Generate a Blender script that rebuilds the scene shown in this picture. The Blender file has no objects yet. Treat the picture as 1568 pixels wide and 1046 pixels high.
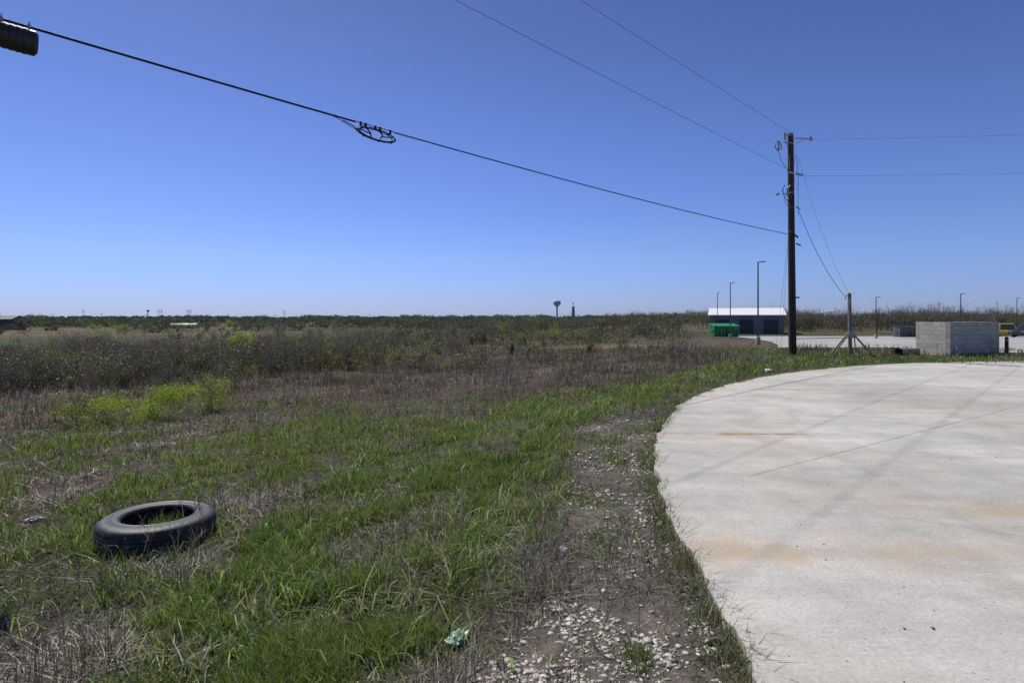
import bpy, bmesh, math, numpy as np
from mathutils import Vector
from mathutils import noise as mn
rng=np.random.default_rng(7)
scene=bpy.context.scene
scene.view_settings.view_transform='Standard'
scene.view_settings.look='None'
scene.view_settings.exposure=0
# ------------------------------------------------------------ helpers
def smooth(t):
    t=np.clip(t,0,1); return t*t*(3-2*t)
def vn(x,y,s=0.0):
    xi=np.floor(x); yi=np.floor(y); fx=x-xi; fy=y-yi
    fx=fx*fx*(3-2*fx); fy=fy*fy*(3-2*fy)
    def h(a,b):
        v=np.sin(a*127.1+b*311.7+s*74.7)*43758.5453
        return v-np.floor(v)
    return (h(xi,yi)*(1-fx)+h(xi+1,yi)*fx)*(1-fy)+(h(xi,yi+1)*(1-fx)+h(xi+1,yi+1)*fx)*fy
def fbm(x,y,s=0.0,o=4):
    a=0;w=.5;t=0
    for i in range(o):
        a=a+w*vn(x*2**i,y*2**i,s+i*3.1);t+=w;w*=.5
    return a/t
EDGE=[(1.0,-14),(1.0,0.5),(1.05,2.4),(1.12,2.95),(1.184,3.74),(1.311,4.84),(1.571,6.25),(1.83,7.22),(2.2,8.3),(3.08,10.48),
 (4.19,12.33),(5.65,14.22),(7.83,16.4),(10.8,18.58),(14.3,20.2),(19,21.1),(26,21.6),(36,21.4),(60,21)]
PE=np.array(EDGE)
def sdist(x,y):
    best=np.full(x.shape,1e9)
    for (ax,ay),(bx,by) in zip(EDGE[:-1],EDGE[1:]):
        dx,dy=bx-ax,by-ay
        t=np.clip(((x-ax)*dx+(y-ay)*dy)/(dx*dx+dy*dy),0,1)
        best=np.minimum(best,np.hypot(x-ax-t*dx,y-ay-t*dy))
    xb=np.interp(y,PE[:15,1],PE[:15,0],left=1.0,right=1e9)
    yt=np.interp(x,PE[1:,0],PE[1:,1],left=-1e9,right=21)
    inside=(x>xb)&(y<np.maximum(yt,0.0)) | ((x>19)&(y<yt))
    return np.where(inside,-best,best)
XBy=[-20,2.5,4.8,7.2,10.5,14.2,20,30,50,100,300,900]; XBx=[1.0,1.0,1.25,1.8,3.0,5.4,8.5,12,18,31,90,270]
def H(x,y):
    x=np.asarray(x,float);y=np.asarray(y,float)
    q=np.interp(y,XBy,XBx)-x
    r=np.hypot(x,y)
    z=-0.05-0.34*smooth(q/4.2)-0.5*smooth((q-3)/12)-2.2*smooth((q-10)/60)
    z=z+2.4*smooth((r-260)/900)*smooth(q/60)
    z=z-0.02*np.clip(y-31,0,60)*(1-smooth(q/20))
    hill=smooth((r-900)/900)
    az=np.degrees(np.arctan2(x,np.maximum(y,1)))
    z=z+hill*(5.5*np.exp(-((az+34)/12)**2)+3.0*fbm(az*.13+5,az*0+2,3)-1.5+4.5*np.exp(-((az-3)/8)**2))
    sd=sdist(x,y)
    nz=(fbm(x*1.3,y*1.3,1)-.5)*.12+(fbm(x*.25,y*.25,2)-.5)*.35*smooth(q/6)
    z=z+nz*smooth((sd-.1)/1.0)*np.where(y>27,np.where(q<0,0.2,1),1)
    z=np.where(sd<0.04,-0.10,z)
    return z
def tri_mesh(name,co,tri,col,mat,smooth_shade=False):
    me=bpy.data.meshes.new(name)
    me.vertices.add(len(co)); me.vertices.foreach_set('co',np.ascontiguousarray(co,dtype=np.float32).ravel())
    n=len(tri); me.loops.add(n*3); me.loops.foreach_set('vertex_index',np.ascontiguousarray(tri,dtype=np.int32).ravel())
    me.polygons.add(n); me.polygons.foreach_set('loop_start',np.arange(0,3*n,3,dtype=np.int32))
    me.update(calc_edges=True)
    if col is not None:
        a=me.color_attributes.new('Col','FLOAT_COLOR','POINT')
        c=np.ones((len(co),4),np.float32); c[:,:3]=col
        a.data.foreach_set('color',c.ravel())
    if smooth_shade: me.polygons.foreach_set('use_smooth',np.ones(n,bool))
    me.materials.append(mat)
    ob=bpy.data.objects.new(name,me); scene.collection.objects.link(ob); return ob
class Acc:
    def __init__(s): s.co=[];s.tri=[];s.col=[];s.n=0
    def add(s,co,tri,col):
        s.co.append(co);s.tri.append(tri+s.n);s.col.append(col);s.n+=len(co)
    def strands(s,B,D,C,w,col,tipcol=None):
        n=len(B); a=rng.uniform(0,math.pi,n)
        W=np.stack([np.cos(a),np.sin(a),np.zeros(n)],1)*(w[:,None]*.5)
        M=B+.5*D+C; T=B+D
        co=np.stack([B-W,B+W,M-W*.8,M+W*.8,T],1).reshape(-1,3)
        base=np.arange(n)[:,None]*5
        tri=np.concatenate([base+np.array([[0,1,3]]),base+np.array([[0,3,2]]),base+np.array([[2,3,4]])],1).reshape(-1,3)
        if tipcol is None: tipcol=col
        c=np.stack([col,col,(col+tipcol)/2,(col+tipcol)/2,tipcol],1).reshape(-1,3)
        s.add(co,tri,c); return M
    def leaves(s,P,size,col):
        n=len(P)
        u=rng.normal(size=(n,3)); u/=np.linalg.norm(u,axis=1)[:,None]
        v=np.cross(u,rng.normal(size=(n,3))); v/=np.linalg.norm(v,axis=1)[:,None]
        sz=size[:,None]
        co=np.stack([P-u*sz*.5-v*sz*.3,P+u*sz*.5-v*sz*.1,P+v*sz*.5],1).reshape(-1,3)
        s.add(co,np.arange(3*n).reshape(-1,3),np.repeat(col,3,0))
    def obj(s,name,mat): return tri_mesh(name,np.concatenate(s.co),np.concatenate(s.tri),np.concatenate(s.col),mat)
def newmat(name):
    m=bpy.data.materials.new(name); m.use_nodes=True; nt=m.node_tree; nt.nodes.clear()
    out=nt.nodes.new('ShaderNodeOutputMaterial'); return m,nt,out
def simple(name,col,rough=.6,metal=0,var=.25,scale=6,bump=0.0,spec=.4):
    m,nt,out=newmat(name); N=nt.nodes.new
    b=N('ShaderNodeBsdfPrincipled'); b.inputs['Roughness'].default_value=rough; b.inputs['Metallic'].default_value=metal
    b.inputs['Specular IOR Level'].default_value=spec
    tc=N('ShaderNodeTexCoord'); n=N('ShaderNodeTexNoise'); n.inputs['Scale'].default_value=scale; n.inputs['Detail'].default_value=6
    nt.links.new(tc.outputs['Object'],n.inputs['Vector'])
    mr=N('ShaderNodeMapRange'); mr.inputs[1].default_value=.25; mr.inputs[2].default_value=.75
    mr.inputs[3].default_value=1-var; mr.inputs[4].default_value=1+var
    nt.links.new(n.outputs['Fac'],mr.inputs[0])
    vm=N('ShaderNodeVectorMath'); vm.operation='SCALE'; vm.inputs[0].default_value=col
    nt.links.new(mr.outputs[0],vm.inputs['Scale']); nt.links.new(vm.outputs[0],b.inputs['Base Color'])
    if bump:
        bp=N('ShaderNodeBump'); bp.inputs['Strength'].default_value=bump; bp.inputs['Distance'].default_value=.01
        nt.links.new(n.outputs['Fac'],bp.inputs['Height']); nt.links.new(bp.outputs[0],b.inputs['Normal'])
    nt.links.new(b.outputs[0],out.inputs[0]); return m
def foliage(name,trans=.4):
    m,nt,out=newmat(name); N=nt.nodes.new
    at=N('ShaderNodeAttribute'); at.attribute_name='Col'
    d=N('ShaderNodeBsdfDiffuse'); t=N('ShaderNodeBsdfTranslucent'); mx=N('ShaderNodeMixShader'); mx.inputs[0].default_value=trans
    nt.links.new(at.outputs['Color'],d.inputs[0]); nt.links.new(at.outputs['Color'],t.inputs[0])
    nt.links.new(d.outputs[0],mx.inputs[1]); nt.links.new(t.outputs[0],mx.inputs[2])
    g=N('ShaderNodeBsdfGlossy'); g.inputs['Roughness'].default_value=.45; g.inputs[0].default_value=(1,1,1,1)
    m2=N('ShaderNodeMixShader'); m2.inputs[0].default_value=.03
    nt.links.new(mx.outputs[0],m2.inputs[1]); nt.links.new(g.outputs[0],m2.inputs[2])
    nt.links.new(m2.outputs[0],out.inputs[0]); return m
class MB:
    def __init__(s): s.v=[];s.f=[];s.m=[];s.sm=[]
    def add(s,v,f,mi=0,sm=False):
        o=len(s.v); s.v+= [tuple(p) for p in v]; s.f+=[tuple(i+o for i in q) for q in f]; s.m+=[mi]*len(f); s.sm+=[sm]*len(f)
    def box(s,c,sz,mi=0,rz=0.0,bev=0.0):
        x,y,z=[k/2 for k in sz]; b=min(bev,x*.9,y*.9)
        ring=[(-x+b,-y),(x-b,-y),(x,-y+b),(x,y-b),(x-b,y),(-x+b,y),(-x,y-b),(-x,-y+b)] if b else [(-x,-y),(x,-y),(x,y),(-x,y)]
        n=len(ring); ca,sa=math.cos(rz),math.sin(rz)
        P=[]
        for zz in(-z,z):
            for px,py in ring: P.append((c[0]+px*ca-py*sa,c[1]+px*sa+py*ca,c[2]+zz))
        F=[tuple(range(n-1,-1,-1)),tuple(range(n,2*n))]+[(i,(i+1)%n,n+(i+1)%n,n+i) for i in range(n)]
        s.add(P,F,mi)
    def tube(s,pts,rad,mi=0,n=10,cap=True,sm=True):
        pts=[Vector(p) for p in pts]
        if not hasattr(rad,'__len__'): rad=[rad]*len(pts)
        V=[];F=[]; up=None
        for i,p in enumerate(pts):
            d=(pts[min(i+1,len(pts)-1)]-pts[max(i-1,0)]).normalized()
            if up is None: up=Vector((0,0,1)) if abs(d.z)<.9 else Vector((1,0,0))
            a=d.cross(up).normalized(); b=a.cross(d).normalized(); up=b
            for k in range(n):
                t=2*math.pi*k/n; V.append(p+(a*math.cos(t)+b*math.sin(t))*rad[i])
        for i in range(len(pts)-1):
            for k in range(n): F.append((i*n+k,i*n+(k+1)%n,(i+1)*n+(k+1)%n,(i+1)*n+k))
        s.add(V,F,mi,sm)
        if cap:
            s.add(V[:n],[tuple(range(n-1,-1,-1))],mi); s.add(V[-n:],[tuple(range(n))],mi)
    def lathe(s,prof,c,n=48,mi=0,closed=False,sm=True,rmod=None):
        V=[];F=[];m=len(prof)
        for k in range(n):
            t=2*math.pi*k/n
            for j,(r,z) in enumerate(prof):
                rr=r+(rmod(j,k) if rmod else 0)
                V.append((c[0]+rr*math.cos(t),c[1]+rr*math.sin(t),c[2]+z))
        for k in range(n):
            k2=(k+1)%n
            for j in range(m if closed else m-1):
                j2=(j+1)%m; F.append((k*m+j,k2*m+j,k2*m+j2,k*m+j2))
        s.add(V,F,mi,sm)
    def obj(s,name,mats,parent=None):
        me=bpy.data.meshes.new(name); me.from_pydata(s.v,[],s.f); 
        for m in mats: me.materials.append(m)
        me.polygons.foreach_set('material_index',s.m); me.polygons.foreach_set('use_smooth',s.sm); me.update()
        ob=bpy.data.objects.new(name,me); scene.collection.objects.link(ob)
        if parent: ob.parent=parent
        return ob
def empty(name,loc=(0,0,0)):
    e=bpy.data.objects.new(name,None); scene.collection.objects.link(e); return e

# ------------------------------------------------------------ camera, sky, sun
cam=bpy.data.cameras.new('camera'); co=bpy.data.objects.new('camera',cam); scene.collection.objects.link(co)
co.location=(0,0,1.6); co.rotation_euler=(math.radians(90),0,0)
cam.lens=20; cam.sensor_width=36; cam.shift_y=-36/1568; cam.clip_start=.05; cam.clip_end=9000
scene.camera=co
AZ=-38; EL=52
w=bpy.data.worlds.new('World'); scene.world=w; w.use_nodes=True; nt=w.node_tree
bg=nt.nodes['Background']; sky=nt.nodes.new('ShaderNodeTexSky'); sky.sky_type='NISHITA'; sky.sun_disc=False
sky.sun_elevation=math.radians(EL); sky.sun_rotation=math.radians(AZ); sky.air_density=1.0; sky.dust_density=.25; sky.ozone_density=3.0; sky.altitude=200
tcw=nt.nodes.new('ShaderNodeTexCoord'); sp=nt.nodes.new('ShaderNodeSeparateXYZ'); nt.links.new(tcw.outputs['Generated'],sp.inputs[0])
cr=nt.nodes.new('ShaderNodeValToRGB'); cr.color_ramp.interpolation='LINEAR'
stops=[(0.0,(.56,.69,1.36)),(.03,(.60,.72,1.36)),(.10,(.70,.83,1.36)),(.26,(.70,.79,1.27)),(.5,(.62,.67,1.01)),(1.0,(.7,.7,.95))]
el=cr.color_ramp.elements
while len(el)<len(stops): el.new(.5)
for e_,(p_,c_) in zip(el,stops): e_.position=p_; e_.color=(c_[0]/2,c_[1]/2,c_[2]/2,1)
nt.links.new(sp.outputs[2],cr.inputs[0])
s2=nt.nodes.new('ShaderNodeVectorMath'); s2.operation='SCALE'; s2.inputs['Scale'].default_value=2.0; nt.links.new(cr.outputs[0],s2.inputs[0])
ml=nt.nodes.new('ShaderNodeVectorMath'); ml.operation='MULTIPLY'; nt.links.new(sky.outputs[0],ml.inputs[0]); nt.links.new(s2.outputs[0],ml.inputs[1])
nt.links.new(ml.outputs[0],bg.inputs[0]); bg.inputs[1].default_value=.085
sl=bpy.data.lights.new('sun','SUN'); sl.energy=4.5; sl.angle=math.radians(.5); sl.color=(1,.965,.88)
so=bpy.data.objects.new('sun',sl); scene.collection.objects.link(so)
sd_=Vector((math.sin(math.radians(AZ))*math.cos(math.radians(EL)),math.cos(math.radians(AZ))*math.cos(math.radians(EL)),math.sin(math.radians(EL))))
so.rotation_euler=sd_.to_track_quat('Z','Y').to_euler(); so.location=(0,0,30)

# ------------------------------------------------------------ region masks
def regions(x,y):
    sd=sdist(x,y)
    wob=(fbm(x*.8,y*.8,11)-.5)*1.9
    wg=np.interp(y,[0,8,13,18],[1.2,1.2,.4,.05])
    grav=smooth((wg+wob*.8-sd)/.6)*(sd>0)*smooth((19-y)/5)
    Wd=np.interp(y,[0,3,6,9,14,20,28,45],[3.5,3.1,3.0,4.0,4.4,3.6,2.4,.6])
    g=smooth((sd-wg-wob*.7+.3)/.9)*smooth((wg+Wd+wob*1.5-sd)/1.0)
    g=g*(.2+.8*smooth((fbm(x*1.1,y*1.1,21)-.36)/.16))
    patch=smooth((fbm(x*.45,y*.45,31)-.54)/.08)*.55*smooth((20-y)/9)
    g=np.maximum(g,patch*(1-grav))
    gp=smooth((fbm(x*1.7,y*1.7,37)-.56)/.06)*.5*(sd>0)*smooth((19-y)/5)   # green tufts in the gravel verge
    g=np.maximum(g,gp)
    v=smooth((x-8)/3)*smooth((31-y)/2)*smooth((y-17)/2)*.8
    g=np.maximum(g,v*smooth((fbm(x*.6,y*.6,9)-.3)/.2))
    return sd,np.clip(grav,0,1),np.clip(g,0,1)
def mix(a,b,t):
    return np.asarray(a)*(1-t[:,None])+np.asarray(b)*t[:,None]
def haze(c,r): return mix(c,(.14,.17,.20),smooth((r-200)/1500)*.55)  # aerial haze painted into the surface colour by distance
def groundcol(x,y):
    sd,gr,g=regions(x,y); n=len(x); r=np.hypot(x,y)
    f1=fbm(x*.12,y*.12,41); f2=fbm(x*.02,y*.02,43); f3=fbm(x*.006+3,y*.012,47)
    c=np.tile(np.array([.110,.095,.072]),(n,1))
    c=mix(c,(.100,.076,.052),smooth((f1-.4)/.2))
    c=mix(c,(.075,.078,.038),smooth((f1-.56)/.1)*smooth((r-20)/40))
    far=smooth((r-45)/60)
    fc=mix(np.tile(np.array([.095,.080,.048]),(n,1)),(.062,.070,.032),smooth((f2-.4)/.2))
    fc=mix(fc,(.14,.11,.065),smooth((f3-.58)/.06))
    c=c*(1-far[:,None])+fc*far[:,None]
    tan=np.exp(-(((x-8.5)/5.5)**2+((y-48)/5)**2)**2)
    c=mix(c,(.28,.21,.12),tan)
    brown=np.exp(-(((x-2)/16)**2+((y-46)/14)**2)**2)*(1-tan)
    c=mix(c,(.11,.082,.060),brown*.8)
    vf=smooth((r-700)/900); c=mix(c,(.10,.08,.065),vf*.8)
    c=mix(c,(.175,.155,.125),gr*.85)
    c=mix(c,(.055,.070,.026),g*.9)
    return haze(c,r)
# ------------------------------------------------------------ ground
def axis(lo,hi,a,n):
    t=np.linspace(math.asinh(lo/a),math.asinh(hi/a),n); return a*np.sinh(t)
gx=axis(-4500,4500,7,520); gy=axis(-25,6000,7,560)
GX,GY=np.meshgrid(gx,gy); X=GX.ravel();Y=GY.ravel(); Z=H(X,Y)
nx=len(gx); ii=(np.arange(len(gy)-1)[:,None]*nx+np.arange(nx-1)[None,:]).ravel()
tri=np.concatenate([np.stack([ii,ii+1,ii+nx+1],1),np.stack([ii,ii+nx+1,ii+nx],1)])
gm,nt,out=newmat('soil_and_turf'); N=nt.nodes.new; L=nt.links.new
at=N('ShaderNodeAttribute'); at.attribute_name='Col'; tc=N('ShaderNodeTexCoord')
n1=N('ShaderNodeTexNoise'); n1.inputs['Scale'].default_value=9; n1.inputs['Detail'].default_value=8; n1.inputs['Roughness'].default_value=.7
n2=N('ShaderNodeTexNoise'); n2.inputs['Scale'].default_value=.35; n2.inputs['Detail'].default_value=10; n2.inputs['Roughness'].default_value=.75
L(tc.outputs['Object'],n1.inputs['Vector']); L(tc.outputs['Object'],n2.inputs['Vector'])
mr=N('ShaderNodeMapRange'); mr.inputs[1].default_value=.3; mr.inputs[2].default_value=.7; mr.inputs[3].default_value=.5; mr.inputs[4].default_value=1.5; L(n1.outputs['Fac'],mr.inputs[0])
mr2=N('ShaderNodeMapRange'); mr2.inputs[1].default_value=.3; mr2.inputs[2].default_value=.7; mr2.inputs[3].default_value=.5; mr2.inputs[4].default_value=1.45; L(n2.outputs['Fac'],mr2.inputs[0])
mm=N('ShaderNodeMath'); mm.operation='MULTIPLY'; L(mr.outputs[0],mm.inputs[0]); L(mr2.outputs[0],mm.inputs[1])
vm=N('ShaderNodeVectorMath'); vm.operation='SCALE'; L(at.outputs['Color'],vm.inputs[0]); L(mm.outputs[0],vm.inputs['Scale'])
b=N('ShaderNodeBsdfPrincipled'); b.inputs['Roughness'].default_value=.95; b.inputs['Specular IOR Level'].default_value=.1
L(vm.outputs[0],b.inputs['Base Color']); bp=N('ShaderNodeBump'); bp.inputs['Strength'].default_value=1.0; bp.inputs['Distance'].default_value=.06
L(n1.outputs['Fac'],bp.inputs['Height']); L(bp.outputs[0],b.inputs['Normal']); L(b.outputs[0],out.inputs[0])
tri_mesh('ground',np.stack([X,Y,Z],1),tri,groundcol(X,Y),gm,True)

# ------------------------------------------------------------ concrete
def concrete(name,base,detail=True):
    m,nt,out=newmat(name); N=nt.nodes.new; L=nt.links.new
    g=N('ShaderNodeNewGeometry'); P=g.outputs['Position']
    def noise(sc,det=6,ro=.6,vec=P):
        n=N('ShaderNodeTexNoise'); n.inputs['Scale'].default_value=sc; n.inputs['Detail'].default_value=det; n.inputs['Roughness'].default_value=ro; L(vec,n.inputs['Vector']); return n.outputs['Fac']
    def rng_(v,a,b,c,d):
        r=N('ShaderNodeMapRange'); r.inputs[1].default_value=a;r.inputs[2].default_value=b;r.inputs[3].default_value=c;r.inputs[4].default_value=d; L(v,r.inputs[0]); return r.outputs[0]
    def mth(op,a,b=None):
        k=N('ShaderNodeMath'); k.operation=op
        for i,q in enumerate((a,b)):
            if q is None: continue
            if isinstance(q,(int,float)): k.inputs[i].default_value=q
            else: L(q,k.inputs[i])
        return k.outputs[0]
    def mixc(f,a,bb):
        k=N('ShaderNodeMix'); k.data_type='RGBA'
        L(f,k.inputs[0])
        for i,q in((6,a),(7,bb)):
            if isinstance(q,tuple): k.inputs[i].default_value=(*q,1)
            else: L(q,k.inputs[i])
        return k.outputs[2]
    v=mth('MULTIPLY',rng_(noise(.3,5,.6),.35,.65,.80,1.10),rng_(noise(1.7,10,.8),.3,.7,.78,1.16))
    v=mth('MULTIPLY',v,rng_(noise(45,4,.7),.3,.7,.78,1.18))
    mp=N('ShaderNodeMapping'); mp.inputs['Scale'].default_value=(.35,2.2,1); mp.inputs['Rotation'].default_value=(0,0,.35); L(P,mp.inputs['Vector'])
    v=mth('MULTIPLY',v,rng_(noise(1.0,8,.7,mp.outputs[0]),.35,.65,.87,1.08))
    pv=N('ShaderNodeTexVoronoi'); pv.inputs['Scale'].default_value=11; L(P,pv.inputs['Vector'])
    pit=rng_(pv.outputs['Distance'],.04,.09,.45,1.0); v=mth('MULTIPLY',v,pit)
    sep=N('ShaderNodeSeparateXYZ'); L(P,sep.inputs[0]); x,y=sep.outputs[0],sep.outputs[1]
    colr=None
    if detail:
        wob=mth('MULTIPLY',mth('SUBTRACT',noise(.5,3),.5),.9)
        dx=mth('SUBTRACT',x,16.5); dy=mth('SUBTRACT',y,4.5)
        rr=mth('ADD',mth('SQRT',mth('ADD',mth('MULTIPLY',dx,dx),mth('MULTIPLY',dy,dy))),wob)
        pat=rng_(noise(.8,5,.7),.38,.6,.2,1)
        for R,wd,dk in((13.6,.32,.16),(11.7,.35,.14),(12.9,.12,.10),(9.0,.5,.13),(10.2,.3,.09),(6.2,.4,.12)):
            dd=mth('ABSOLUTE',mth('SUBTRACT',rr,R)); v=mth('MULTIPLY',v,mth('SUBTRACT',1.0,mth('MULTIPLY',pat,rng_(dd,0,wd,dk,0))))
        wob2=mth('MULTIPLY',mth('SUBTRACT',noise(3,4),.5),.05)
        def line(p,q,wd,dk,wb):
            ex,ey=q[0]-p[0],q[1]-p[1]; l=math.hypot(ex,ey); nxn,nyn=-ey/l,ex/l; c=nxn*p[0]+nyn*p[1]
            d=mth('ADD',mth('ADD',mth('MULTIPLY',x,nxn),mth('MULTIPLY',y,nyn)),-c)
            d=mth('ABSOLUTE',mth('ADD',d,wb)); 
            r_=rng_(d,wd*.4,wd,dk,1.0)
            al=mth('ADD',mth('ADD',mth('MULTIPLY',x,ex/l),mth('MULTIPLY',y,ey/l)),-(ex*p[0]+ey*p[1])/l)
            return mth('MAXIMUM',r_,rng_(al,-.05,.05,1,0))
        v=mth('MULTIPLY',v,line((2.43,5.78),(9.6,10.6),.012,.5,wob2))
        v=mth('MULTIPLY',v,line((2.3,5.1),(3.74,4.16),.006,.65,wob2))
    vs=N('ShaderNodeVectorMath'); vs.operation='SCALE'; vs.inputs[0].default_value=base; L(v,vs.inputs['Scale']); colr=vs.outputs[0]
    if detail:
        wn=mth('SUBTRACT',noise(2.2,8,.7),.5)
        for cx,cy,sx,sy,col,amt in((3.45,7.85,.75,.08,(.30,.14,.06),1.0),(2.1,7.9,.4,.06,(.34,.18,.09),.5),(1.55,3.95,.42,.36,(.46,.33,.18),.55),(2.7,3.9,.8,.3,(.46,.34,.2),.4),
                                   (6.4,12.7,1.5,.25,(.38,.25,.15),.6),(4.4,4.7,1.1,.22,(.42,.30,.17),.5),(3.7,3.3,.8,.2,(.42,.31,.19),.35),(9,10.5,2,.35,(.34,.29,.23),.5),(1.45,6.9,.3,.5,(.42,.32,.22),.3)):
            a=mth('DIVIDE',mth('SUBTRACT',x,cx),sx); bb=mth('DIVIDE',mth('SUBTRACT',y,cy),sy)
            d=mth('ADD',mth('SQRT',mth('ADD',mth('MULTIPLY',a,a),mth('MULTIPLY',bb,bb))),mth('MULTIPLY',wn,4.2))
            colr=mixc(rng_(d,.1,1.2,amt,0.0),colr,col)
        colr=mixc(rng_(noise(.45,7,.7),.5,.68,0,.4),colr,(.46,.39,.29))
    b=N('ShaderNodeBsdfPrincipled'); b.inputs['Roughness'].default_value=.85; b.inputs['Specular IOR Level'].default_value=.25
    L(colr,b.inputs['Base Color'])
    bp=N('ShaderNodeBump'); bp.inputs['Strength'].default_value=.3; bp.inputs['Distance'].default_value=.008; L(noise(90,4,.7),bp.inputs['Height']); L(bp.outputs[0],b.inputs['Normal'])
    L(b.outputs[0],out.inputs[0]); return m
mc=concrete('broom_concrete',(.535,.505,.455))
mc2=concrete('lot_concrete',(.42,.41,.385),False)
def slab(name,pts,zf,mat,th=.14):
    V=[(x,y,zf(x,y)) for x,y in pts]+[(x,y,zf(x,y)-th) for x,y in pts]; n=len(pts)
    m=MB(); F=[tuple(range(n))]+[(i,n+i,n+(i+1)%n,(i+1)%n) for i in range(n)]
    m.add(V,F); o=m.obj(name,[mat]); return o
ep=[]
for i in range(1,len(EDGE)-2):
    p0,p1,p2,p3=[Vector(EDGE[j]) for j in(i-1,i,i+1,i+2)]
    k=max(3,int((p2-p1).length/.05))if i<13 else 20
    for j in range(k):
        t=j/k; p=.5*((2*p1)+(p2-p0)*t+(2*p0-5*p1+4*p2-p3)*t*t+(3*p1-p0-3*p2+p3)*t**3)
        e=.025*mn.noise(Vector((p.x*9,p.y*9,0)))+.06*mn.noise(Vector((p.x*2,p.y*2,5)))
        ep.append((p.x+e,p.y-e))
pts=ep[::-1]+[(1.0,-14),(60,-14),(60,21)]
slab('concrete_pavement',pts[::-1],lambda x,y:0,mc)
def zlot(x,y): return -0.02*min(max(y-31,0),60)-.005
m=MB()
rows=[31,35,45,60,75,82]; left=[14.4,16.4,20.5,25.5,29.5,31.5]
V=[];F=[]
for yy,lx in zip(rows,left): V+=[(lx,yy,zlot(0,yy)),(120,yy,zlot(0,yy))]
for i in range(5): F.append((2*i,2*i+1,2*i+3,2*i+2))
V+=[(14.4,31,-.2),(120,31,-.2)]; F.append((12,13,1,0)); V+=[(22.6,26.5,-.01),(120,26.5,-.01),(22.6,30.99,-.005),(120,30.99,-.005)]; F.append((14,15,17,16))
m.add(V,F); m.obj('parking_lot',[mc2])

# ------------------------------------------------------------ grass and weeds
fol=foliage('grass_blades',.5); dryf=foliage('dry_stems',.3)
def polar(n,r0,r1,a0=-50,a1=50):
    r=np.exp(rng.uniform(math.log(r0),math.log(r1),n)); a=np.radians(rng.uniform(a0,a1,n))
    return r*np.sin(a),r*np.cos(a)
def colvar(base,n,v=.3,hue=.12):
    c=np.tile(np.array(base),(n,1))*rng.uniform(1-v,1+v,(n,1))*rng.uniform(1-hue,1+hue,(n,3)); return c
TX,TY=-3.24,5.2
A=Acc(); x,y=polar(680000,1.9,45)
cl=fbm(x*3.2,y*3.2,61)
sd,gr,g=regions(x,y); keep=(rng.random(len(x))<g*(.30+.9*smooth((cl-.38)/.25)))&(sd>.03)&((y<30.5)|(x<13))
keep&=~((np.hypot(x-TX,y-TY)<.48)&(np.hypot(x-TX,y-TY)>.25))
x,y,cl,gr=x[keep],y[keep],cl[keep],gr[keep]; n=len(x); z=H(x,y); r=np.hypot(x,y)
h=(.035+.085*rng.random(n)**1.5)*(.55+1.0*smooth((cl-.35)/.35))*(1+.012*r)*(1-.45*gr)
D=np.stack([rng.normal(0,.5,n)*h,rng.normal(0,.5,n)*h,h],1)
C=np.stack([-D[:,0]*.2,-D[:,1]*.2,h*.08],1)
hue=fbm(x*.7,y*.7,71)
c=colvar((.120,.210,.025),n,.4); yel=rng.random(n)<.22; c[yel]=colvar((.28,.30,.08),yel.sum(),.3)
dd_=rng.random(n)<.14; c[dd_]=colvar((.27,.23,.16),dd_.sum(),.3)
c=mix(c,(.20,.225,.045),smooth((hue-.45)/.2)*.5); 
A.strands(np.stack([x,y,z-.01],1),D,C,(.0030+.0010*r)*rng.uniform(.7,1.3,n),c,c*1.15)
cl_c=[(-.55,4.55,70),(-.05,4.7,80),(-.35,3.9,45),(.2,5.1,35),(-.75,5.2,30),(-.8,2.95,45),(-1.3,2.9,25),(.9,10.6,60),(1.4,11.3,60),(.3,9.6,40),(2.1,12.4,40),(-.2,8.6,40),(3.4,14.5,50),(.75,6.9,18),(-1.0,3.4,35),(-.1,2.9,14),(-2.0,4.1,20),(4.9,16.2,50),(1.0,9.6,30),(1.8,10.2,30)]
for _ in range(80):
    s_=rng.uniform(1.2,4.6); yy=math.exp(rng.uniform(math.log(2.6),math.log(20))); xx=np.interp(yy,PE[:15,1],PE[:15,0])-s_; cl_c.append((xx,yy,14))
for cx,cy,k in cl_c:
    k=int(k*1.3); R=.14+.002*k
    x=cx+rng.normal(0,R,k); y=cy+rng.normal(0,R*.8,k); z=H(x,y); L_=rng.uniform(.12,.34,k); a=rng.uniform(0,2*math.pi,k); e=rng.uniform(.3,1.1,k)
    D=np.stack([np.cos(a)*L_*e,np.sin(a)*L_*e,L_*rng.uniform(.25,.85,k)],1); C=np.stack([-D[:,0]*.12,-D[:,1]*.12,L_*.2],1)
    c=colvar((.27,.38,.09),k,.3); de=rng.random(k)<.25; c[de]=colvar((.38,.33,.22),de.sum(),.2)
    A.strands(np.stack([x,y,z-.01],1),D,C,np.full(k,.008)*rng.uniform(.6,1.3,k)*(1+cy*.03),c,c*1.2)
k=260; a=rng.uniform(0,6.28,k); rr=.25*np.sqrt(rng.random(k)); x=TX+rr*np.cos(a); y=TY+rr*np.sin(a); h=rng.uniform(.1,.24,k)
D=np.stack([rng.normal(0,.06,k),rng.normal(0,.06,k),h],1)
A.strands(np.stack([x,y,H(x,y)],1),D,D*0,np.full(k,.007),colvar((.18,.28,.04),k))
k=1100; a=rng.uniform(0,6.28,k); rr=rng.uniform(.48,.66,k); x=TX+rr*np.cos(a); y=TY+rr*np.sin(a); h=rng.uniform(.03,.13,k)
A.strands(np.stack([x,y,H(x,y)-.01],1),np.stack([rng.normal(0,.04,k),rng.normal(0,.04,k),h],1),np.zeros((k,3)),np.full(k,.006),colvar((.14,.21,.04),k))
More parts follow.
